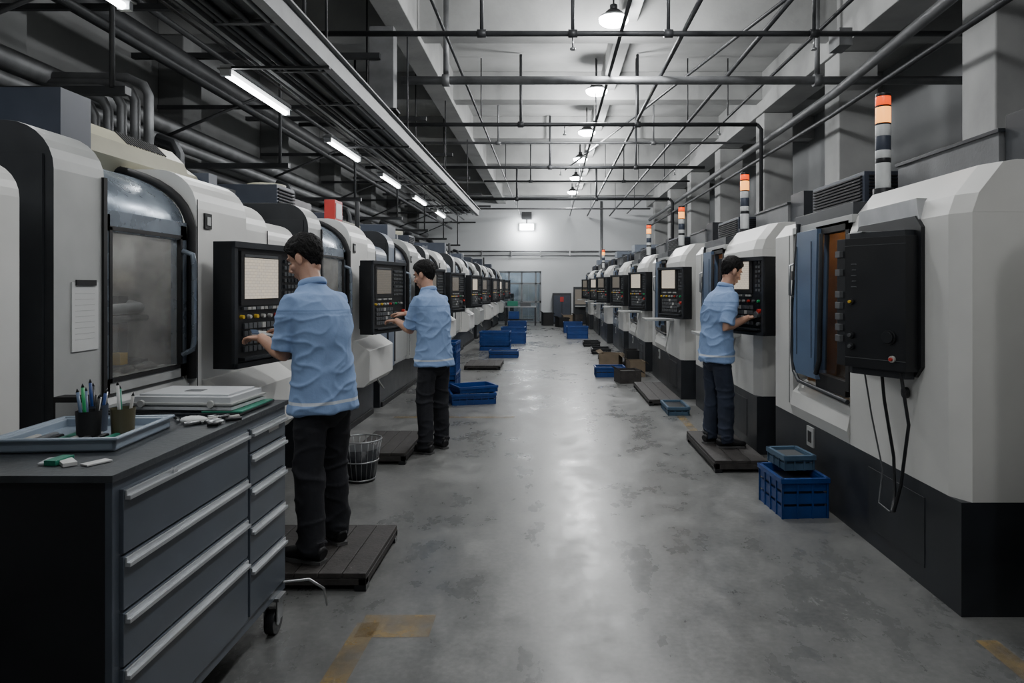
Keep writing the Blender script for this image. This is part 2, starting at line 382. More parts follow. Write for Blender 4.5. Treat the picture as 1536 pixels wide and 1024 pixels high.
b=B()
b.cyl((-4.5,YB-.06,2.95),(5.5,YB-.06,2.95),.03,galv); b.cyl((-4.5,YB-.06,2.78),(5.5,YB-.06,2.78),.02,galv); b.cyl((2.1,YB-.06,0),(2.1,YB-.06,5),.05,galv)
for i in range(8): b.box((-4+i*1.2,YB-.09,2.75),(-3.97+i*1.2,YB,3.0),steel)
b.obj('wall_conduit')
b=B(); b.box((-.3,-.15,0),(.3,0,.28),plasticw); b.box((-.27,-.17,.03),(.27,-.15,.25),lampw); b.cyl((0,-.1,.28),(0,-.1,.5),.03,dpipe); b.box((-.2,-.2,.45),(.2,0,.75),dpipe)
o=b.obj('wall_floodlight'); o.location=(-.95,YB,3.8)
area('wall_flood_light',(-.95,YB-.5,3.9),.5,60,rot=(math.radians(60),0,0))
area('office_light',(-1.2,YB+1.4,2.85),1.2,50)
# ---------------------------------------------------------------- control panel
def control_panel(b, M, w=.78, h=.73, t=.12, scr=None):
    scr=scr or screen
    old=b.M; b.M = old @ M
    b.box((-t,0,0),(0,w,h),black)
    b.box((-t-.05,.08,.05),(-t,w-.08,h-.05),dkpaint)
    b.box((0,0,h-.035),(.025,w,h),dkpaint); b.box((0,0,0),(.02,w,.03),dkpaint); b.box((0,0,0),(.02,.03,h),dkpaint); b.box((0,w-.03,0),(.02,w,h),dkpaint)
    b.box((0,.07,.36),(.012,.46,.68),blackm); b.box((.012,.10,.40),(.016,.42,.64),scr)
    b.box((.012,.10,.645),(.016,.42,.66),keym)
    for i in range(9): b.box((.0,.09+i*.04,.335),(.014,.12+i*.04,.352),keyw if i%3 else keym)
    kx=.50
    while kx+.03<w-.04:
        for j in range(7): b.box((0,kx,.38+j*.04),(.010,kx+.024,.402+j*.04),keym if (int(kx*100)+j)%4 else dkpaint)
        kx+=.038
    for i,mm in enumerate((yellow,keyw,yellow,keyw,keyw,red,keym,green,keym,keyw)):
        if .08+i*.066<w-.04: b.cyl((0,.08+i*.066,.295),(.022,.08+i*.066,.295),.013,mm,.011,12)
    for i in range(9):
        for j in range(4): b.box((0,.10+i*.042,.09+j*.045),(.012,.132+i*.042,.122+j*.045),(keyw if (i*j)%7==5 else keym))
    b.cyl((0,.54,.18),(.04,.54,.18),.032,keym,.028,18); b.cyl((0,w-.06,.21),(.03,w-.06,.21),.02,red,.02,16); b.cyl((0,w-.07,.1),(.03,w-.07,.1),.016,keym,None,12)
    b.box((0,.05,.045),(.05,w-.05,.06),dkpaint)
    b.M=old

def louvers(b, x, y0,y1,z0,z1, m, n=8, out=-1):
    for i in range(n):
        z=z0+(z1-z0)*(i+.5)/n; b.box((x,y0,z-.006),(x+out*.014,y1,z+.006),m)

# ---------------------------------------------------------------- left machine
def left_machine(variant=0):
    b=B(); W=2.58
    colm = bluegrey if variant==2 else lgrey
    fm = lgrey if variant==2 else white
    hood = {0:bluemet,1:bluemet,2:navy}[variant]
    b.box((-2.0,.04,0),(-.12,W-.04,.5),dkpaint); b.box((-.14,.1,.0),(-.10,W-.1,.06),blackm)
    def prof(top,r=.16,fx=0,back=-2.0,z0=.5,n=7):
        p=[(back,z0),(fx,z0)]
        for i in range(n+1):
            a=i/n*math.pi/2; p.append((fx-r+r*math.cos(a), top-r+r*math.sin(a)))
        p.append((back,top)); return p
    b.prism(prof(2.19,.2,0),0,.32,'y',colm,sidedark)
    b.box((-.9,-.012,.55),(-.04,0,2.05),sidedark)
    b.box((-.001,.30,.55),(.012,.325,2.0),blackm)
    if variant==0:
        b.box((0,.10,1.22),(.006,.27,1.52),paper); b.box((.006,.12,1.505),(.012,.25,1.53),blackm)
        for i in range(9): b.box((.006,.12,1.27+i*.025),(.0065,.245,1.272+i*.025),lgrey)
    b.box((-2.0,.32,.5),(-.95,1.06,2.0),lgrey)
    b.prism([(-.95,.5),(-.02,.5),(0,.56),(0,.95),(-.04,1.0),(-.95,1.0)],.32,1.06,'y',lgrey)
    arc=[(-.02-.0,1.84)]
    for i in range(1,11):
        a=i/10*math.pi/2; arc.append((-.02-.62*(1-math.cos(a)),1.84+.33*math.sin(a)))
    inner=[(x-.02*1,z-.03) for x,z in arc]
    b.prism(arc+list(reversed(inner)),.33,1.04,'y',hood,None,True)
    b.box((-1.2,.33,2.10),(-.62,1.04,2.17),hood)
    b.box((-.06,.33,1.76),(-.005,1.04,1.86),hood)
    b.box((-.06,.33,1.0),(-.005,1.04,1.07),lgrey)
    b.box((-.06,.33,1.0),(-.005,.37,1.84),hood); b.box((-.06,.98,1.0),(-.005,1.04,1.84),hood)
    b.box((-.02,.36,1.05),(-.0,.38,1.78),blackm); b.box((-.02,.97,1.05),(0,.99,1.78),blackm); b.box((-.02,.36,1.05),(0,.99,1.07),blackm); b.box((-.02,.36,1.765),(0,.99,1.785),blackm)
    b.box((-.028,.37,1.06),(-.022,.98,1.78),hazeglass)
    # interior
    b.box((-.95,.33,.98),(-.93,1.04,2.08),greyint); b.box((-.93,.325,1.0),(-.06,.335,1.84),greyint); b.box((-.93,1.04,1.0),(-.06,1.05,1.84),greyint)
    b.box((-.32,.40,1.90),(-.28,.98,1.94),coolglow)  # glowing strip added to light the cavity behind the glass
    b.box((-.8,.36,1.0),(-.2,1.0,1.1),steel); b.box((-.6,.6,1.1),(-.35,.85,1.2),greyint); b.box((-.20,.66,1.1),(-.14,.72,1.16),yellow)
    b.cyl((-.5,.72,1.4),(-.5,.72,1.88),.09,steel,None,20); b.cyl((-.5,.72,1.3),(-.5,.72,1.4),.05,steel,.07,16)
    b.box((-.92,.55,1.25),(-.88,.95,1.75),lgrey); b.box((-.5,.9,1.1),(-.3,.98,1.45),dkpaint); b.cyl((-.25,.78,1.1),(-.25,.78,1.3),.02,steel)
    b.tube([(-.14,.36,1.38),(-.16,.85,1.39),(-.3,1.0,1.40)],.028,alu,12); b.tube([(-.2,.36,1.33),(-.2,.98,1.33)],.018,steel,10)
    random.seed(5)
    for i in range(60):
        p=(-.09-random.random()*.2,.38+random.random()*.58,1.02+random.random()*.06); b.sph(p,(.03,.04,.02),lgrey if i%2 else greyint,6)
    seal=[(.012,1.065,.98),(.012,1.065,1.84)]+[(x+.015,1.065,z+.015) for x,z in arc[1:]]
    b.tube(seal,.026,blackm,10)
    b.tube([(.0,.985,1.12),(.05,1.0,1.15),(.06,1.0,1.2),(.06,1.0,1.62),(.05,1.0,1.68),(0,.985,1.7)],.015,bluemet,10)
    b.prism(prof(2.17,.22,.03),1.08,1.72,'y',fm,None)
    b.prism(prof(2.08,.2,.03),1.72,2.06,'y',fm,None)
    b.prism(prof(1.98,.14,.03),2.06,W,'y',white if variant!=1 else bluegrey,None)
    b.box((.03,1.16,1.84),(.04,1.24,1.93),blackm); b.box((.04,1.18,1.86),(.044,1.22,1.91),lgrey)
    b.box((.03,1.085,.55),(.034,1.09,2.0),blackm)
    b.box((.03,2.05,.55),(.036,2.056,1.9),blackm)
    b.prism([(0,.5),(.14,.5),(.2,.56),(.2,.86),(.06,.96),(0,.96)],1.15,2.15,'y',fm)
    b.box((0,1.75,1.2),(.14,2.05,1.5),black)
    control_panel(b, Matrix.Translation((.24,1.06,1.03))@Matrix.Rotation(math.radians(-12),4,'Z'), scr=screen if variant==0 else screendim)
    if variant==0:
        b.box((-1.7,.36,2.1),(-.23,.57,2.43),navy)
        hump=[(-1.25,2.15),(-.42,2.15),(-.36,2.22),(-.40,2.32),(-.48,2.40),(-.62,2.44),(-1.25,2.45)]
        b.prism(hump,.62,1.75,'y',olive,olive); b.prism([(x-.02,2.15+(z-2.15)*.7) for x,z in hump],1.75,1.95,'y',olive)
        for i in range(14): b.prism([(-.405,2.335),(-.475,2.405),(-.485,2.40),(-.41,2.325)],1.15+i*.03,1.162+i*.03,'y',blackm)
    elif variant==1:
        b.box((-1.3,.1,2.19),(-.30,.5,2.36),navy); louvers(b,-.30,.12,.48,2.2,2.34,blackm,5,1)
        b.box((-1.25,.75,2.15),(-.5,1.5,2.36),dkpaint); b.box((-1.2,1.55,2.1),(-.35,2.0,2.28),navy); b.cyl((-.8,1.1,2.36),(-.8,1.1,2.5),.18,olive,None,20)
    else:
        b.box((-1.3,.1,2.19),(-.6,.9,2.33),olive); b.box((-1.0,1.2,2.15),(-.3,1.7,2.38),navy); b.cyl((-.5,.4,2.19),(-.5,.4,2.6),.03,dpipe)
    b.box((-1.3,2.1,1.95),(-.4,2.5,2.25),dkpaint); louvers(b,-.4,2.12,2.48,2.0,2.22,navy,7,1)
    b.box((-.9,1.98,2.05),(-.35,2.1,2.3),navy)
    b.tube([(-1.5,.8,2.2),(-1.5,.8,2.75),(-1.55,.8,2.85),(-1.7,.8,2.9)],.05,dpipe,8)
    b.tube([(.02,1.5,.9),(.2,1.55,.5),(.22,1.65,.42),(.1,1.8,.5)],.008,keyw,6)
    return b.obj('cnc_milling_machine',.007)
LP=2.8; LY0=2.82
def lx(i): return -2.05+(.06 if i>=1 else 0)
L0=left_machine(0); L0.location=(lx(0),LY0,0)
L1=left_machine(1); L1.location=(lx(1),LY0+LP,0)
L2=left_machine(2); L2.location=(lx(2),LY0+2*LP,0)
inst(L2,(lx(-1),LY0-LP,0))
for i in range(3,9):
    if LY0+LP*i+2.6<27.9: inst((L1,L2,L0)[(i*2)%3],(lx(i)-.05*(i%2),LY0+LP*i,0))

# ---------------------------------------------------------------- right machine
def right_machine(pod,stack):
    b=B(); W=2.55
    wf = white if stack else bluegrey
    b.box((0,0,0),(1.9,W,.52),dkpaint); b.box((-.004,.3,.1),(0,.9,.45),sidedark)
    wp=[(0,.52),(0,1.84),(.03,1.93),(.14,2.07),(.2,2.08),(1.9,2.08),(1.9,.52)]
    b.prism(wp,.10,1.15,'y',white,white)
    r0=[b.v((x,.10,z)) for x,z in wp[:5]]; r1=[b.v((x+.05 ,0.0,z)) for x,z in wp[:5]]
    for i in range(4): b.f([r0[i],r0[i+1],r1[i+1],r1[i]],white)
    b.box((.05,0,.52),(1.9,.1,1.84),white)
    b.prism([(.05,1.84),(.08,1.93),(.19,2.07),(.25,2.08),(1.9,2.08),(1.9,1.84)],0,.1,'y',white)
    b.box((.45,-.01,.7),(1.6,0,1.9),lgrey)
    b.box((1.0,1.15,.52),(1.9,2.15,2.0),lgrey)
    b.prism([(0,.52),(-.02,.60),(.0,.70),(.08,.80),(1.0,.80),(1.0,.52)],1.15,2.15,'y',wf)
    b.box((.02,1.15,1.93),(1.0,2.15,2.03),dkpaint); b.box((.0,1.12,1.90),(.05,2.16,1.95),lgrey)
    b.box((.95,1.17,.8),(.98,2.1,1.95),amberint); b.box((.06,1.15,.8),(.95,1.17,1.95),blackm); b.box((.06,2.0,.8),(.95,2.02,1.95),amberint)
    b.box((.4,1.3,1.88),(.44,1.9,1.92),warmglow)  # added warm glowing strip, lights the cavity amber
    b.box((.25,1.25,.8),(.8,1.95,.95),steel); b.cyl((.5,1.55,1.3),(.5,1.55,1.86),.1,steel); b.cyl((.5,1.55,1.15),(.5,1.55,1.3),.05,yellow,.08)
    b.box((.35,1.4,.95),(.65,1.7,1.08),dkpaint); b.tube([(.2,1.3,1.86),(.22,1.35,1.5),(.35,1.45,1.2)],.012,dkpaint,8)
    b.box((.045,1.18,.86),(.052,1.66,1.90),darkglass)
    b.box((.0,1.17,.84),(.06,1.22,1.92),blackm); b.box((.0,1.22,.80),(.06,1.7,.90),blackm); b.box((.0,1.17,1.86),(.06,1.7,1.92),blackm)
    b.prism([(1.60,1.90),(1.66,.92),(1.62,.86),(2.0,.86),(2.06,.94),(2.06,1.3),(1.98,1.90)],-.03,.06,'x',blue_frame)
    b.box((-.034,1.70,1.0),(-.03,1.705,1.82),dkpaint); b.box((-.034,1.98,1.0),(-.03,1.985,1.8),dkpaint)
    b.tube([(-.03,1.62,.9),(-.03,1.56,1.0),(-.03,1.52,1.86)],.018,dkpaint,8)
    b.tube([(-.01,2.0,1.97),(-.01,2.12,1.4),(-.01,2.14,1.0),(-.01,2.10,.86),(-.01,2.0,.80),(-.012,1.16,.78)],.016,dkpaint,8)
    b.prism([(0,.52),(0,1.9),(.08,2.0),(1.9,2.0),(1.9,.52)],2.15,W,'y',wf)
    b.box((-.004,2.22,.6),(0,2.225,1.9),keym)
    b.tube([(0,2.08,1.42),(-.05,2.08,1.44),(-.05,2.08,1.66),(0,2.08,1.68)],.01,steel,8); b.box((-.02,2.03,1.55),(0,2.13,1.62),black)
    b.box((-.012,1.72,.36),(0,1.84,.5),lgrey); b.box((-.016,1.75,.39),(-.012,1.81,.47),black)
    b.box((.40,.35,2.08),(1.5,1.35,2.29),boxgrey); b.box((.39,.34,2.28),(1.51,1.36,2.30),dkpaint)
    b.box((.42,.0,2.08),(1.6,.33,2.36),dkpaint)
    b.box((.25,1.50,2.02),(1.0,2.4,2.28),navy); louvers(b,.25,1.53,2.37,2.06,2.26,blackm,9,-1)
    for i in range(9): b.box((.28,1.485,2.06+i*.023),(.97,1.50,2.07+i*.023),blackm)
    b.box((1.1,1.6,2.0),(1.7,2.3,2.5),dkpaint)
    if stack:
        x,y=.24,1.22
        b.cyl((x,y,2.0),(x,y,2.12),.06,black); z=2.12
        for hh,mm in ((.16,beaconw),(.03,black),(.05,beaconw),(.09,navy),(.07,beaconw),(.012,blackm),(.10,orangeb),(.012,blackm),(.055,orange),(.02,black)):
            b.cyl((x,y,z),(x,y,z+hh),.046,mm,None,20); z+=hh
    else:
        b.cyl((.3,1.22,2.0),(.3,1.22,2.3),.02,dpipe); b.box((.3,.4,2.3),(1.2,1.0,2.46),bluegrey)
    if pod:
        b.prism([(.30,1.10),(.36,1.04),(.98,1.04),(1.04,1.10),(1.04,1.80),(.98,1.86),(.36,1.86),(.30,1.80)],-.02,.01,'x',black)
        b.prism([(.34,1.84),(1.02,1.84),(1.0,1.95),(.36,1.95)],-.012,.05,'x',steel)
        b.prism([(-.02,.33),(-.08,.33),(-.26,.62),(-.27,.70),(-.23,.74),(-.02,.80)],1.07,1.76,'z',black)
        b.prism([(-.02,.36),(-.07,.36),(-.23,.63),(-.23,.68),(-.02,.76)],1.76,1.79,'z',dkpaint)
        b.box((-.20,.55,1.791),(-.03,.72,1.797),steel)
        b.prism([(-.02,.36),(-.07,.36),(-.22,.62),(-.22,.66),(-.02,.74)],1.03,1.07,'z',dkpaint)
        for z in (1.2,1.26,1.32,1.38,1.44,1.56,1.66): b.box((-.282,.64,z),(-.255,.70,z+.035),keym)
        A=V((-.08,.33,0)); C=V((-.26,.62,0)); dd=(C-A); u=dd.normalized(); n=V((-dd.y,dd.x,0)).normalized()
        if n.y>0: n=-n
        for (t,z,mm,r) in ((.2,1.13,red,.009),(.25,1.24,black,.03),(.88,1.42,yellow,.008),(.88,1.24,keym,.01),(.88,1.18,keym,.01)):
            p=A+dd*t+V((0,0,z)); b.cyl(p,p+n*.015,r+.008,keyw if mm is red else black); b.cyl(p+n*.015,p+n*.028,r,mm)
        for i in range(5):
            p=A+dd*.80+V((0,0,1.50+i*.03)); b.tube([p+n*.002,p+u*(.03-.005*(i%2))+n*.002],.004,keym,6)
        for z in (1.12,1.72): b.tube([A+V((0,0,z))+n*.001,C+V((0,0,z))+n*.001],.002,keym,4)
        b.tube([(-.12,.50,1.06),(-.10,.51,.9),(-.05,.51,.6),(-.06,.48,.40),(-.10,.43,.34),(-.12,.37,.36),(-.10,.34,.5),(-.05,.36,.8),(-.08,.38,1.06)],.009,black,8)
        b.tube([(-.18,.57,1.06),(-.12,.61,.8),(-.05,.63,.5),(-.10,.57,.34),(-.10,.45,.33)],.005,keym,6)
        b.cyl((-.01,.45,.95),(-.03,.45,.95),.03,black)
    else:
        b.box((-.05,.15,1.25),(.05,.35,1.45),black)
        control_panel(b, Matrix.Translation((-.02,-.30,1.08))@Matrix.Rotation(math.radians(180+22),4,'Z')@Matrix.Translation((0,-.62,0)), w=.62,h=.68, scr=screen if stack else screendim)
        b.tube([(0,.2,1.4),(-.12,.05,1.4)],.04,dkpaint,10)
        b.box((-.4,.5,1.02),(0,.9,1.05),lgrey)
        b.tube([(-.03,.6,1.0),(-.10,.65,.6),(-.03,.7,.5)],.006,keyw,6)
    return b.obj('cnc_machining_center',.007)
RP=3.0; RY0=3.1
def rx(i): return 1.93-.02*(RY0+RP*i)
R0=right_machine(True,True); R0.location=(rx(0),RY0,0)
R1=right_machine(False,True); R1.location=(rx(1)+.04,RY0+RP,0)
R2=right_machine(False,False); R2.location=(rx(4),RY0+RP*4,0)
inst(R1,(1.9,RY0-RP+.05,0))
for i in (2,3,6): inst(R1,(rx(i),RY0+RP*i,0))
for i in (5,7): inst(R2,(rx(i)-.05,RY0+RP*i,0))

# ---------------------------------------------------------------- toolbox
b=B()
x0,x1,y0,y1,z0,z1=-1.83,-1.18,1.84,3.04,.16,.975
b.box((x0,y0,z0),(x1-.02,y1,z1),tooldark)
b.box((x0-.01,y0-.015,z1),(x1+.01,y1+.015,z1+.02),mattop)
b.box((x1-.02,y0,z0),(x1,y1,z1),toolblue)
def drawers(ya,yb,hs):
    z=z1-.03
    for hgt in hs:
        b.box((x1-.005,ya,z-hgt+.008),(x1+.012,yb,z),toolblue)
        b.box((x1+.012,ya+.005,z-.030),(x1+.028,yb-.005,z-.018),alu); b.box((x1+.012,ya+.005,z-.02),(x1+.018,yb-.005,z-.004),alu)
        z-=hgt
drawers(y0+.03,y0+.80,[.185,.155,.155,.25])
drawers(y0+.82,y1-.03,[.10,.13,.155,.155,.2])
b.box((x1+.013,2.83,.895),(x1+.016,2.93,.93),paper); b.cyl((x1+.01,y0+.27,.93),(x1+.025,y0+.27,.93),.012,alu)
for (cx,cy) in ((x0+.08,y0+.1),(x1-.07,y0+.1),(x0+.08,y1-.1),(x1-.02,y1-.08)):
    b.cyl((cx-.02,cy,.055),(cx+.02,cy,.055),.055,black,None,20); b.cyl((cx-.024,cy,.055),(cx+.024,cy,.055),.02,steel); b.box((cx-.03,cy-.03,.06),(cx-.023,cy+.03,.16),steel); b.box((cx+.023,cy-.03,.06),(cx+.03,cy+.03,.16),steel); b.box((cx-.04,cy-.04,.15),(cx+.04,cy+.04,.165),steel)
b.tube([(x1,y1-.03,.2),(x1+.1,y1+.02,.19),(x1+.16,y1+.04,.14),(x1+.17,y1+.05,.06)],.006,steel,8)
b.obj('tool_cabinet',.004)
TZ=.996
b=B()
b.box((0,0,0),(.36,.36,.012),trayp)
for (a,c) in (((0,0,0),(.36,.015,.04)),((0,.345,0),(.36,.36,.04)),((0,0,0),(.015,.36,.04)),((.345,0,0),(.36,.36,.04))): b.box(a,c,trayp)
b.box((-.012,-.012,.035),(.372,.005,.045),trayp); b.box((-.012,.355,.035),(.372,.372,.045),trayp); b.box((-.012,0,.035),(.005,.36,.045),trayp); b.box((.355,0,.035),(.372,.36,.045),trayp)
for i in range(8): b.box((.03+i*.035,.05+.02*(i%3),.012),(.05+i*.035,.16+.03*(i%2),.026),[keyw,steel,black,greenp][i%4])
o=b.obj('plastic_tray',.005); o.location=(-1.69,2.06,TZ); o.rotation_euler=(0,0,.08)
def cup(loc,m,cols):
    b=B()
    R=.037
    b.tube([(0,0,0),(0,0,.09)],[R*.9,R],m,24,False); b.tube([(0,0,.003),(0,0,.09)],[R*.86,R*.95],m,24,False); b.cyl((0,0,0),(0,0,.004),R*.9,m,None,24)
    for i,c in enumerate(cols):
        a=i*2.4; p=V((math.cos(a)*.014,math.sin(a)*.014,.008)); q=V((math.cos(a)*.033,math.sin(a)*.033,.13+.02*(i%3)))
        b.cyl(p,q,.005,c,None,8); b.cyl(q,q+(q-p).normalized()*.012,.005,black,.001,8)
    o=b.obj('pen_cup'); o.location=loc
cup((-1.50,2.22,TZ+.012),blackm,[black,blue_frame,green,paper,blue_frame])
cup((-1.42,2.27,TZ+.012),mat('brown_cup',(.10,.09,.05),.4),[keyw,greenp,paper])
cup((-1.55,2.33,TZ+.012),navy,[cratem,black,cratem,steel])
b=B(); b.box((0,0,0),(.42,.28,.012),plasticw); b.box((.01,.01,.012),(.41,.27,.05),plasticw); b.box((.03,.03,.05),(.39,.25,.058),plasticw)
b.box((-.004,-.004,.02),(.424,.284,.028),lgrey); b.box((.17,.10,.058),(.24,.15,.060),keym); b.cyl((.06,.0,.025),(.06,-.012,.025),.014,lgrey); b.cyl((.34,.0,.025),(.34,-.012,.025),.014,lgrey)
o=b.obj('instrument_case',.006); o.location=(-1.66,2.68,TZ+.022); o.rotation_euler=(0,0,-.05)
b=B(); b.box((0,0,0),(.55,.34,.012),dkpaint); b.box((.02,.02,.012),(.5,.1,.02),keym); b.box((.4,.0,.012),(.56,.3,.02),greenp)
o=b.obj('clipboard_stack',.003); o.location=(-1.76,2.66,TZ)
b=B()
random.seed(3)
for i in range(22):
    p=V((random.uniform(-.02,.17),random.uniform(-.04,.12),.008)); a=random.uniform(0,3); d=V((math.cos(a),math.sin(a),0))*random.uniform(.03,.06)
    b.cyl(p,p+d,random.uniform(.004,.008),random.choice([steel,steel,keyw,black,black]),None,8)
b.sph((.06,.05,.012),(.05,.035,.014),paper,12); b.sph((.15,.03,.01),(.03,.03,.01),steel,12)
o=b.obj('loose_tool_parts'); o.location=(-1.38,2.48,TZ)
b=B()
for i in range(6):
    b.M=Matrix.Translation((random.uniform(-.05,.3),random.uniform(-.02,.05),0))@Matrix.Rotation(random.uniform(0,3),4,'Z'); b.box((0,0,0),(.07,.035,.005+.002*i),[paper,plasticw,greenp][i%3])
o=b.obj('paper_note',.001); o.location=(-1.58,1.93,TZ)
b=B(); b.box((0,0,0),(.12,.06,.1),blackm); b.box((.01,-.002,.02),(.11,0,.08),steel); o=b.obj('small_storage_box',.004); o.location=(-1.82,2.50,TZ)

# ---------------------------------------------------------------- platforms, crates, bins
def platform(name,x0,x1,y0,y1,h):
    b=B()
    n=max(3,int((x1-x0)/.11)); w=(x1-x0)/n
    for i in range(n): b.box((x0+i*w+.002,y0,h-.025),(x0+(i+1)*w-.002,y1,h),wood)
    b.box((x0,y0,.03),(x1,y0+.04,h-.026),wood); b.box((x0,y1-.04,.03),(x1,y1,h-.026),wood); b.box((x0,y0,.03),(x0+.04,y1,h-.026),wood); b.box((x1-.04,y0,.03),(x1,y1,h-.026),wood)
    for fx in (x0,x1-.06):
        for fy in (y0,y1-.06): b.box((fx,fy,0),(fx+.06,fy+.06,.03),black)
    return b.obj(name,.003)
platform('standing_platform',-1.62,-.905,3.36,4.05,.09)
platform('standing_platform',-1.7,-1.22,5.75,6.65,.10)
platform('standing_platform',1.33,1.76,5.5,6.65,.10)
platform('standing_platform',1.25,1.66,8.6,10.2,.08)
platform('standing_platform',-1.55,-.9,12.3,13.3,.08)
platform('standing_platform',1.0,1.5,13,14.3,.08)
def crate(loc,sz,m,rot=0,rows=3,fill=None,tilt=0):
    b=B(); w,d,h=sz; t=.012
    b.box((-w/2,-d/2,0),(w/2,d/2,t),m)
    for s in (-1,1):
        for k in range(rows):
            z0=t+(h-t)*k/rows; z1=z0+(h-t)/rows*.78
            b.box((s*w/2-s*t,-d/2,z0),(s*w/2,d/2,z1),m); b.box((-w/2,s*d/2-s*t,z0),(w/2,s*d/2,z1),m)
        n=max(3,int(w/.09))
        for i in range(n+1): x=-w/2+w*i/n; b.box((x-.006,s*d/2-s*.0,0),(x+.006,s*d/2+s*.006,h),m)
        n=max(3,int(d/.09))
        for i in range(n+1): y=-d/2+d*i/n; b.box((s*w/2,y-.006,0),(s*w/2+s*.006,y+.006,h),m)
        b.box((s*w/2-s*.01,-d/2-.01,h-.03),(s*w/2+s*.014,d/2+.01,h),m); b.box((-w/2-.01,s*d/2-s*.01,h-.03),(w/2+.01,s*d/2+s*.014,h),m)
    if fill: b.box((-w/2+.02,-d/2+.02,t),(w/2-.02,d/2-.02,h*.8),fill)
    o=b.obj('plastic_crate'); o.location=loc; o.rotation_euler=(tilt,0,rot); return o
crate((1.64,4.62,0),(.30,.40,.26),cratem,.06,3,navy)
crate((1.67,4.74,.262),(.20,.27,.10),crateg,.1,2,keym)
crate((-1.47,9.75,0),(.30,.5,.30),cratem); crate((-1.47,9.75,.302),(.30,.5,.30),cratem,.02); crate((-1.47,9.75,.604),(.30,.5,.12),cratem)
crate((-1.02,8.9,0),(.55,.45,.14),cratem,.25,2,None,0); crate((-1.0,8.95,.142),(.5,.4,.08),cratem,.45,1,None,0)
crate((-.98,14.6,0),(.6,.45,.15),cratem,0,2,navy); crate((-1.3,16.3,0),(.7,.5,.22),cratem,0,2); crate((-1.3,16.3,.222),(.7,.5,.22),cratem,0,2)
crate((-.95,18.2,0),(.6,.5,.3),cratem,0,3); crate((-1.1,20.5,0),(.7,.5,.3),cratem,0,3); crate((-1.1,23,0),(.6,.5,.35),cratem)
crate((1.0,11.5,0),(.48,.36,.17),cratem,0,2,keym); crate((.8,20,0),(.6,.5,.35),cratem,0,3); crate((.75,22.5,0),(.6,.5,.35),cratem,0,3)
crate((1.5,8.2,0),(.24,.5,.10),crateg,0,2,black)
crate((1.15,15.5,0),(.4,.6,.12),black,0,2); crate((1.05,17.4,0),(.4,.6,.12),black,0,2)
def cbox(loc,sz,rot=0,m=cardboard):
    b=B(); w,d,h=sz
    b.box((-w/2,-d/2,0),(w/2,d/2,.006),m)
    for s in (-1,1):
        b.box((s*w/2,-d/2,0),(s*w/2-s*.006,d/2,h),m); b.box((-w/2,s*d/2,0),(w/2,s*d/2-s*.006,h),m)
    b.prism([(w/2,h),(w/2+.06,h-.05),(w/2+.066,h-.05),(w/2,h+.006)],-d/2,d/2,'y',m); b.prism([(-w/2,h),(-w/2-.06,h+.05),(-w/2-.06,h+.056),(-w/2,h+.006)],-d/2,d/2,'y',m)
    b.box((-w/2+.02,-d/2+.02,.01),(w/2-.02,d/2-.02,h*.85),wood)
    o=b.obj('cardboard_box'); o.location=loc; o.rotation_euler=(0,0,rot)
cbox((1.44,11.5,0),(.26,.34,.26),.1); cbox((1.10,12.35,0),(.36,.36,.30),-.3); cbox((1.46,12.2,0),(.22,.4,.38),0,blackm)
cbox((1.22,10.75,0),(.34,.34,.20),.2,wood)
cbox((.75,26.7,0),(.5,.5,.4)); cbox((.45,25.6,0),(.4,.4,.35),.4,blackm); cbox((1.05,25.8,0),(.3,.4,.45),.2,wood); cbox((-.1,26.5,0),(.40,.4,.5),.2,blackm)
b=B()
for z,r in ((.02,.11),(.32,.16),(.16,.135)):
    b.tube([(r*math.cos(a*math.pi/12),r*math.sin(a*math.pi/12),z) for a in range(25)],.006,steel,6,False)
for i in range(20):
    a=i*math.pi/10; b.cyl((.11*math.cos(a),.11*math.sin(a),.02),(.16*math.cos(a),.16*math.sin(a),.32),.003,steel,None,6)
b.cyl((0,0,.0),(0,0,.015),.11,black)
b.tube([(0,0,.016),(0,0,.25)],[.10,.135],dkpaint,24)
o=b.obj('wire_waste_basket'); o.location=(-1.47,5.3,0)
b=B(); b.box((0,0,0),(.75,.6,1.25),dkpaint); b.box((.05,-.01,.1),(.36,0,1.15),navy); b.box((.39,-.01,.1),(.7,0,1.15),navy); b.box((.3,-.02,.9),(.45,-.01,1.1),redcover); o=b.obj('electrical_cabinet',.008); o.location=(.1,27.3,0)
b=B(); b.box((0,0,0),(.6,.5,1.5),dkpaint); b.box((.05,-.01,.8),(.55,0,1.4),screendim); b.box((.05,-.2,.7),(.55,0,.74),lgrey); o=b.obj('inspection_station',.008); o.location=(.95,27.35,0)
b=B(); b.box((0,0,.7),(1.2,.6,.75),steel); 
for x in (0,1.15):
    for y in (0,.55): b.box((x,y,0),(x+.05,y+.05,.7),dkpaint)
b.box((.1,.1,.75),(.5,.4,.95),greenp); b.box((.6,.1,.75),(1.0,.5,.9),keym); b.box((.1,.1,.2),(1.1,.5,.25),dkpaint); b.box((.15,.05,.26),(.55,.45,.55),cratem); o=b.obj('workbench',.006); o.location=(-1.75,26.3,0)
b=B(); b.box((0,0,0),(.11,.25,.22),redcover); b.box((.11,.03,.03),(.115,.22,.19),plasticw); o=b.obj('warning_light_box',.01); o.location=(-2.315,7.0,2.175)

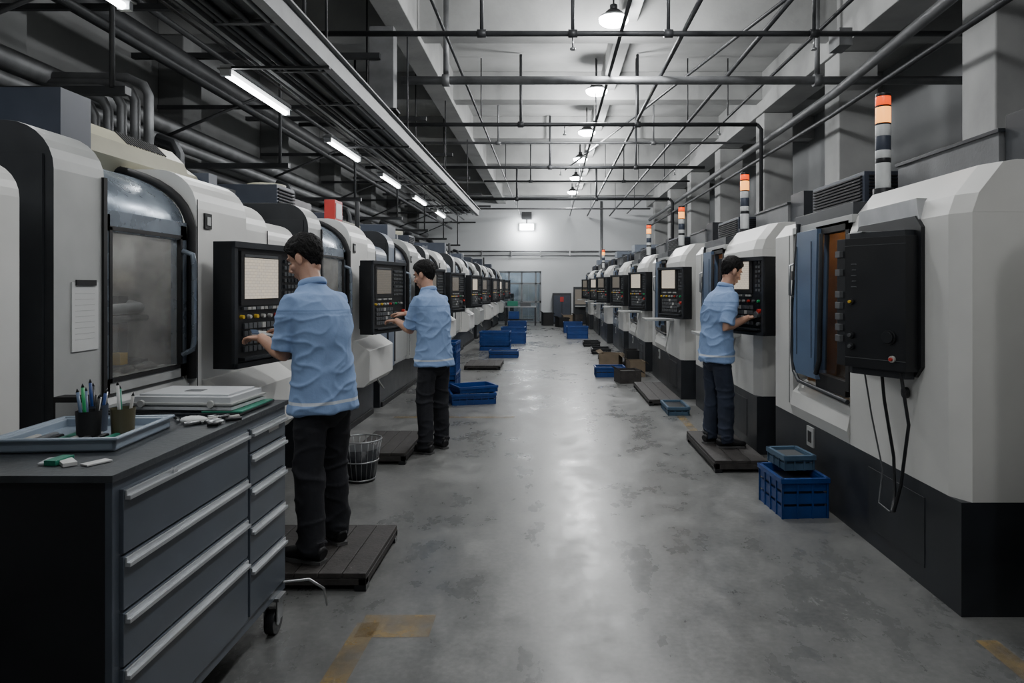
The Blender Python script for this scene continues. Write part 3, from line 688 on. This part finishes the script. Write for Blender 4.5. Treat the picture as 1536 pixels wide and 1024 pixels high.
# ---------------------------------------------------------------- people
def fuse(b, name, vox, smooth=4, fold=None, parent=None):
    tmp=b.obj(name+'_tmp')
    md=tmp.modifiers.new('r','REMESH'); md.mode='VOXEL'; md.voxel_size=vox; md.use_smooth_shade=True
    sm=tmp.modifiers.new('s','SMOOTH'); sm.iterations=smooth; sm.factor=.5
    dg=bpy.context.evaluated_depsgraph_get(); dg.update()
    me=bpy.data.meshes.new_from_object(tmp.evaluated_get(dg))
    mats=list(tmp.data.materials); bpy.data.objects.remove(tmp)
    me.materials.clear()
    me.materials.append(mats[0])
    for p in me.polygons: p.material_index=0; p.use_smooth=True
    if fold:
        nr=[v.normal.copy() for v in me.vertices]
        for v,n in zip(me.vertices,nr): v.co += n*fold(v.co)
    me.name=name
    o=bpy.data.objects.new(name,me); COL.objects.link(o)
    if parent: o.parent=parent
    return o
def ik(S,W,l1,l2,pole):
    d=W-S; L=min(d.length,(l1+l2)*.999); dn=d.normalized(); W=S+dn*L
    a=(l1*l1-l2*l2+L*L)/(2*L); h=math.sqrt(max(0,l1*l1-a*a))
    p=(pole-dn*pole.dot(dn)).normalized()
    return S+dn*a+p*h, W
def smooth01(t): t=max(0,min(1,t)); return t*t*(3-2*t)
def lerpk(x,keys):
    if x<=keys[0][0]: return keys[0][1]
    for (a,va),(c,vc) in zip(keys[:-1],keys[1:]):
        if x<=c: return va+(vc-va)*smooth01((x-a)/(c-a))
    return keys[-1][1]

def worker(loc,yaw,scale,tL,tR,dL,dR,hyaw,hpitch,feet,lean=.05,tm=trous,poleout=.5,seed=0,hs=1.04):
    E=bpy.data.objects.new('factory_worker',None); COL.objects.link(E)
    M=Matrix.Translation(loc)@Matrix.Rotation(yaw,4,'Z')@Matrix.Scale(scale,4)
    E.matrix_world=M; Mi=M.inverted()
    def sy(z): t=max(0,(z-.92)/.5); return lean*t*t*.9+ .0
    s=B()
    rg=[(.765,.188,.144),(.775,.190,.146),(.80,.189,.145),(.86,.181,.138),(.94,.172,.130),(1.02,.164,.124),(1.10,.163,.121),(1.18,.169,.123),(1.25,.176,.125),(1.31,.175,.121),(1.35,.162,.111),(1.385,.136,.096),(1.415,.102,.082),(1.44,.078,.072),(1.47,.064,.064)]
    s.loft([(0,sy(z)-(.012 if 1.15<z<1.4 else 0),z,a,c) for z,a,c in rg],shirt,36,2.25)
    sk=B()
    hands=[]
    for sgn,t,dr in ((-1,tL,dL),(1,tR,dR)):
        S=V((sgn*.162,sy(1.38)+.0,1.350)); W=Mi@V(t)
        pole=V((sgn*poleout,-.25,-1))
        Eb,W=ik(S,W,.285,.25,pole)
        u=(Eb-S)
        s.tube([S+V((-sgn*.07,0,.018)),S+V((-sgn*.012,0,.006)),S+u*.18,S+u*.45,S+u*.75,S+u*.90],[.045,.056,.060,.060,.063,.068],shirt,20)
        sk.tube([S+u*.5,S+u*.8,Eb,Eb+(W-Eb)*.25,Eb+(W-Eb)*.6,W,W+(W-Eb).normalized()*.015],[.044,.043,.041,.042,.035,.0265,.026],skin,18)
        hands.append((sgn,W,(Mi.to_3x3()@V(dr)).normalized()))
    def sf(p):
        n=noise.noise(V((p.x*6+seed,p.y*6,p.z*4)))*.011+noise.noise(V((p.x*15,p.y*15+seed,p.z*8)))*.004
        r1=1-abs(noise.noise(V((p.x*4+p.z*5,p.y*5,p.z*8-p.x*4+seed))))*2
        r2=1-abs(noise.noise(V((p.x*6-p.z*6+seed*2,p.y*6,p.z*5+p.x*6))))*2
        c=max(0,r1)**4*.009+max(0,r2)**4*.006
        return n*.9-.003+c*(1 if p.z<1.28 else .4)
    fuse(s,'shirt',.007,fold=sf,parent=E,smooth=6)
    c=B(); cy=sy(1.46)
    ring=[(.066*math.cos(a)*1.0, cy+.068*math.sin(a)+.003, 1.452-.018*math.sin(a)) for a in [math.pi/2+.35+i*(2*math.pi-.7)/20 for i in range(21)]]
    c.tube(ring,[(.008,.019)]*21,shirt,10,True,(0,0,1)); c.obj('collar',0,E)
    t=B()
    t.loft([(0,-.005,.68,.05,.06),(0,-.008,.74,.12,.10),(0,-.01,.80,.146,.104),(0,-.005,.88,.138,.098),(0,0,.98,.13,.09)],tm,28,2.2)
    for sgn,(fx,fy,fz) in ((-1,feet[0]),(1,feet[1])):
        hip=V((sgn*.080,0,.80)); ank=V((fx,fy,.10+fz)); kn=V(((hip.x+ank.x)/2,(hip.y+ank.y)/2+.025,.47+fz/2))
        pts=[hip,hip.lerp(kn,.35),hip.lerp(kn,.75),kn,kn.lerp(ank,.3),kn.lerp(ank,.65),kn.lerp(ank,.93),ank+V((0,.01,-.055))]
        t.tube(pts,[.080,.088,.082,.077,.077,.073,.071,.074],tm,20)
    def tf(p):
        n=noise.noise(V((p.x*8,p.y*8+seed,p.z*6)))*.008
        r1=1-abs(noise.noise(V((p.x*5+p.z*3,p.y*5+seed,p.z*11))))*2
        k=.5+math.exp(-((p.z-.46)/.12)**2)+1.2*math.exp(-((p.z-.12)/.09)**2)
        return (n+max(0,r1)**4*.008*k-.003)*(1 if p.z<.72 else .2)
    fuse(t,'trousers',.008,fold=tf,parent=E,smooth=6)
    for sgn,(fx,fy,fz) in ((-1,feet[0]),(1,feet[1])):
        h=B(); a=sgn*-.22
        h.M=Matrix.Translation((fx,fy,fz))@Matrix.Rotation(a,4,'Z')
        h.tube([(0,-.075,.045),(0,-.06,.05),(0,0,.052),(0,.06,.045),(0,.12,.036),(0,.165,.032),(0,.185,.028)],[(.028,.03),(.036,.042),(.037,.047),(.042,.040),(.047,.030),(.038,.025),(.02,.016)],shoe,18)
        h.tube([(0,-.02,.05),(0,-.03,.12)],[.042,.046],shoe,16)
        h.prism([(-.03,-.075),(.03,-.075),(.038,-.03),(.038,.04),(.047,.11),(.038,.165),(.015,.188),(-.015,.188),(-.038,.165),(-.047,.11),(-.038,.04),(-.038,-.03)],0,.016,'z',sole)
        h.obj('shoe',0,E)
    hc=V((0,sy(1.46)+.035+lean*.35,1.588))
    HM=Matrix.Translation(hc)@Matrix.Rotation(hyaw,4,'Z')@Matrix.Rotation(-hpitch,4,'X')@Matrix.Scale(hs,4)
    nb=V((0,sy(1.42)-.005,1.40)); sk.tube([nb,nb.lerp(hc,.4),hc+V((0,-.018,-.035))],[.062,.054,.053],skin,20)
    sk.M=HM
    sk.sph((0,-.012,.03),(.073,.090,.084),skin,28); sk.sph((0,.018,-.035),(.060,.068,.082),skin,28)
    sk.sph((0,.052,-.092),(.030,.030,.022),skin,16); sk.sph((0,.0,-.06),(.056,.062,.045),skin,20)
    sk.tube([(0,.080,.012),(0,.094,-.012),(0,.106,-.034)],[.008,.010,.014],skin,12)
    sk.sph((-.011,.092,-.038),(.009,.010,.008),skin,10); sk.sph((.011,.092,-.038),(.009,.010,.008),skin,10)
    sk.sph((0,.081,-.062),(.024,.012,.006),skin,12); sk.sph((0,.080,-.073),(.020,.012,.007),skin,12)
    sk.sph((0,.070,.026),(.050,.016,.010),skin,14)
    for sg in (-1,1):
        sk.sph((sg*.040,.056,-.030),(.022,.022,.018),skin,12)
        rt=Matrix.Rotation(sg*-.35,4,'Z')@Matrix.Rotation(.15,4,'X')
        sk.sph((sg*.080,-.006,-.010),(.009,.019,.031),skin,14,rt); sk.sph((sg*.075,.000,-.034),(.009,.010,.012),skin,10)
    sk.M=Matrix.Identity(4)
    fuse(sk,'head_and_arms',.0045,parent=E,smooth=3)
    hb=bmesh.new(); bmesh.ops.create_icosphere(hb,subdivisions=6,radius=1)
    K=[(-1,-.074),(-.45,-.066),(-.20,-.030),(-.08,.014),(.10,.016),(.20,-.022),(.36,-.018),(.48,.030),(.80,.066),(1,.070)]
    for v in hb.verts:
        d=v.co.normalized(); fy=d.y
        hor=V((d.x,d.y)); fyn=fy/max(.2,hor.length) if d.z<.3 else fy
        rz=.088 if d.z>0 else .088+.030*smooth01(-fyn*2+.2)
        e=V((d.x*.0765,d.y*.094,d.z*rz))+V((0,-.013,.031))
        zt = lerpk(max(-1,min(1,fyn)),K)
        zt += noise.noise(V((d.x*14,d.y*14,seed)))*.006
        k=smooth01((e.z-zt)/.016+.3)
        th=.0015+.014*smooth01((e.z+.03)/.12)
        st=noise.noise(V((d.x*5+seed,d.y*5,d.z*3)))*.005+noise.noise(V((d.x*20,d.y*20,d.z*7+seed)))*.004
        if e.z<0 and fy<0: e=V((e.x*(1+e.z*3.0),e.y*(1+e.z*1.2),e.z))
        v.co = HM@(e+d*((th+st)*k-.020*(1-k)))
    me=bpy.data.meshes.new('hair'); hb.to_mesh(me); hb.free(); me.materials.append(hair)
    for p in me.polygons: p.use_smooth=True
    o=bpy.data.objects.new('hair',me); COL.objects.link(o); o.parent=E
    f=B(); f.M=HM
    for sg in (-1,1):
        f.sph((sg*.031,.0735,.002),(.0125,.0095,.0060),eyew,14); f.sph((sg*.031,.0815,.001),(.0055,.003,.0048),black,10)
        f.tube([(sg*.014,.086,.020),(sg*.032,.084,.026),(sg*.05,.070,.021)],[.0022,.003,.0015],hair,8)
    f.tube([(-.02,.0905,-.0675),(0,.0925,-.067),(.02,.0905,-.0675)],.0014,lipm,6)
    f.obj('eyes_and_brows',0,E)
    for sgn,W,d in hands:
        z=V((0,0,1)); z=(z-d*z.dot(d)).normalized(); x=d.cross(z)
        HMx=Matrix.Translation(W)@Matrix((( x.x,d.x,z.x,0),(x.y,d.y,z.y,0),(x.z,d.z,z.z,0),(0,0,0,1)))
        q=B(); q.M=HMx
        q.tube([(0,-.02,0),(0,.0,0),(0,.03,-.001),(0,.065,0),(0,.092,0)],[(.024,.021),(.026,.020),(.035,.017),(.041,.015),(.038,.011)],skin,20,True,(0,0,1))
        ths=-sgn
        for i,(fx,ln,cu) in enumerate(((.030,.070,.35),(.010,.079,.5),(-.011,.073,.7),(-.030,.057,.85))):
            xx=fx*ths; p=V((xx,.082,.0)); a=.12+cu*.2; pts=[p]
            for seglen,da in ((.45,cu*.75),(.30,cu*.75),(.25,cu*.5)):
                p=p+V((xx*.10*seglen,math.cos(a),-math.sin(a)))*ln*seglen; pts.append(p); a+=da
            q.tube([pts[0]-V((0,.02,0))]+pts,[.009,.0095,.0088,.0082,.0062],skin,12)
        q.tube([(ths*.018,.015,-.006),(ths*.042,.045,-.012),(ths*.050,.072,-.020),(ths*.046,.094,-.028)],[.015,.0125,.0105,.0078],skin,12)
        fuse(q,'hand',.0028,parent=E,smooth=2)
    return E

worker((-1.20,3.62,.091),math.radians(56),.985,(-1.57,3.72,1.22),(-1.52,4.00,1.25),(-.80,.45,.0),(-.9,.2,.0),
       math.radians(24),math.radians(26),((-.11,-.05,0),(.14,.07,0)),seed=1,poleout=.05,lean=.09)
b=B(); b.box((-.10,-.07,0),(.10,.07,.008),paper); b.box((-.10,-.07,.008),(-.06,.07,.012),blue_frame); o=b.obj('inspection_booklet',.001); o.location=(-1.64,3.99,1.222); o.rotation_euler=(.1,.1,.5)
worker((-1.06,6.25,.001),math.radians(52),1.015,(-1.44,6.42,1.18),(-1.40,6.64,1.24),(-.85,.5,-.0),(-.9,.2,0),
       math.radians(22),math.radians(18),((-.12,-.02,0),(.12,.03,0)),seed=5,poleout=.05,lean=.07)
worker((1.47,6.03,.101),math.radians(-72),.970,(1.73,6.16,1.22),(1.72,5.93,1.23),(.9,.15,.15),(.95,.0,.2),
       math.radians(-8),math.radians(26),((-.11,.0,0),(.10,.03,0)),lean=.09,tm=trousn,seed=9,poleout=.1)

w=bpy.data.worlds.new('world'); scene.world=w; w.use_nodes=True
w.node_tree.nodes['Background'].inputs[0].default_value=(.63,.64,.65,1); w.node_tree.nodes['Background'].inputs[1].default_value=.15
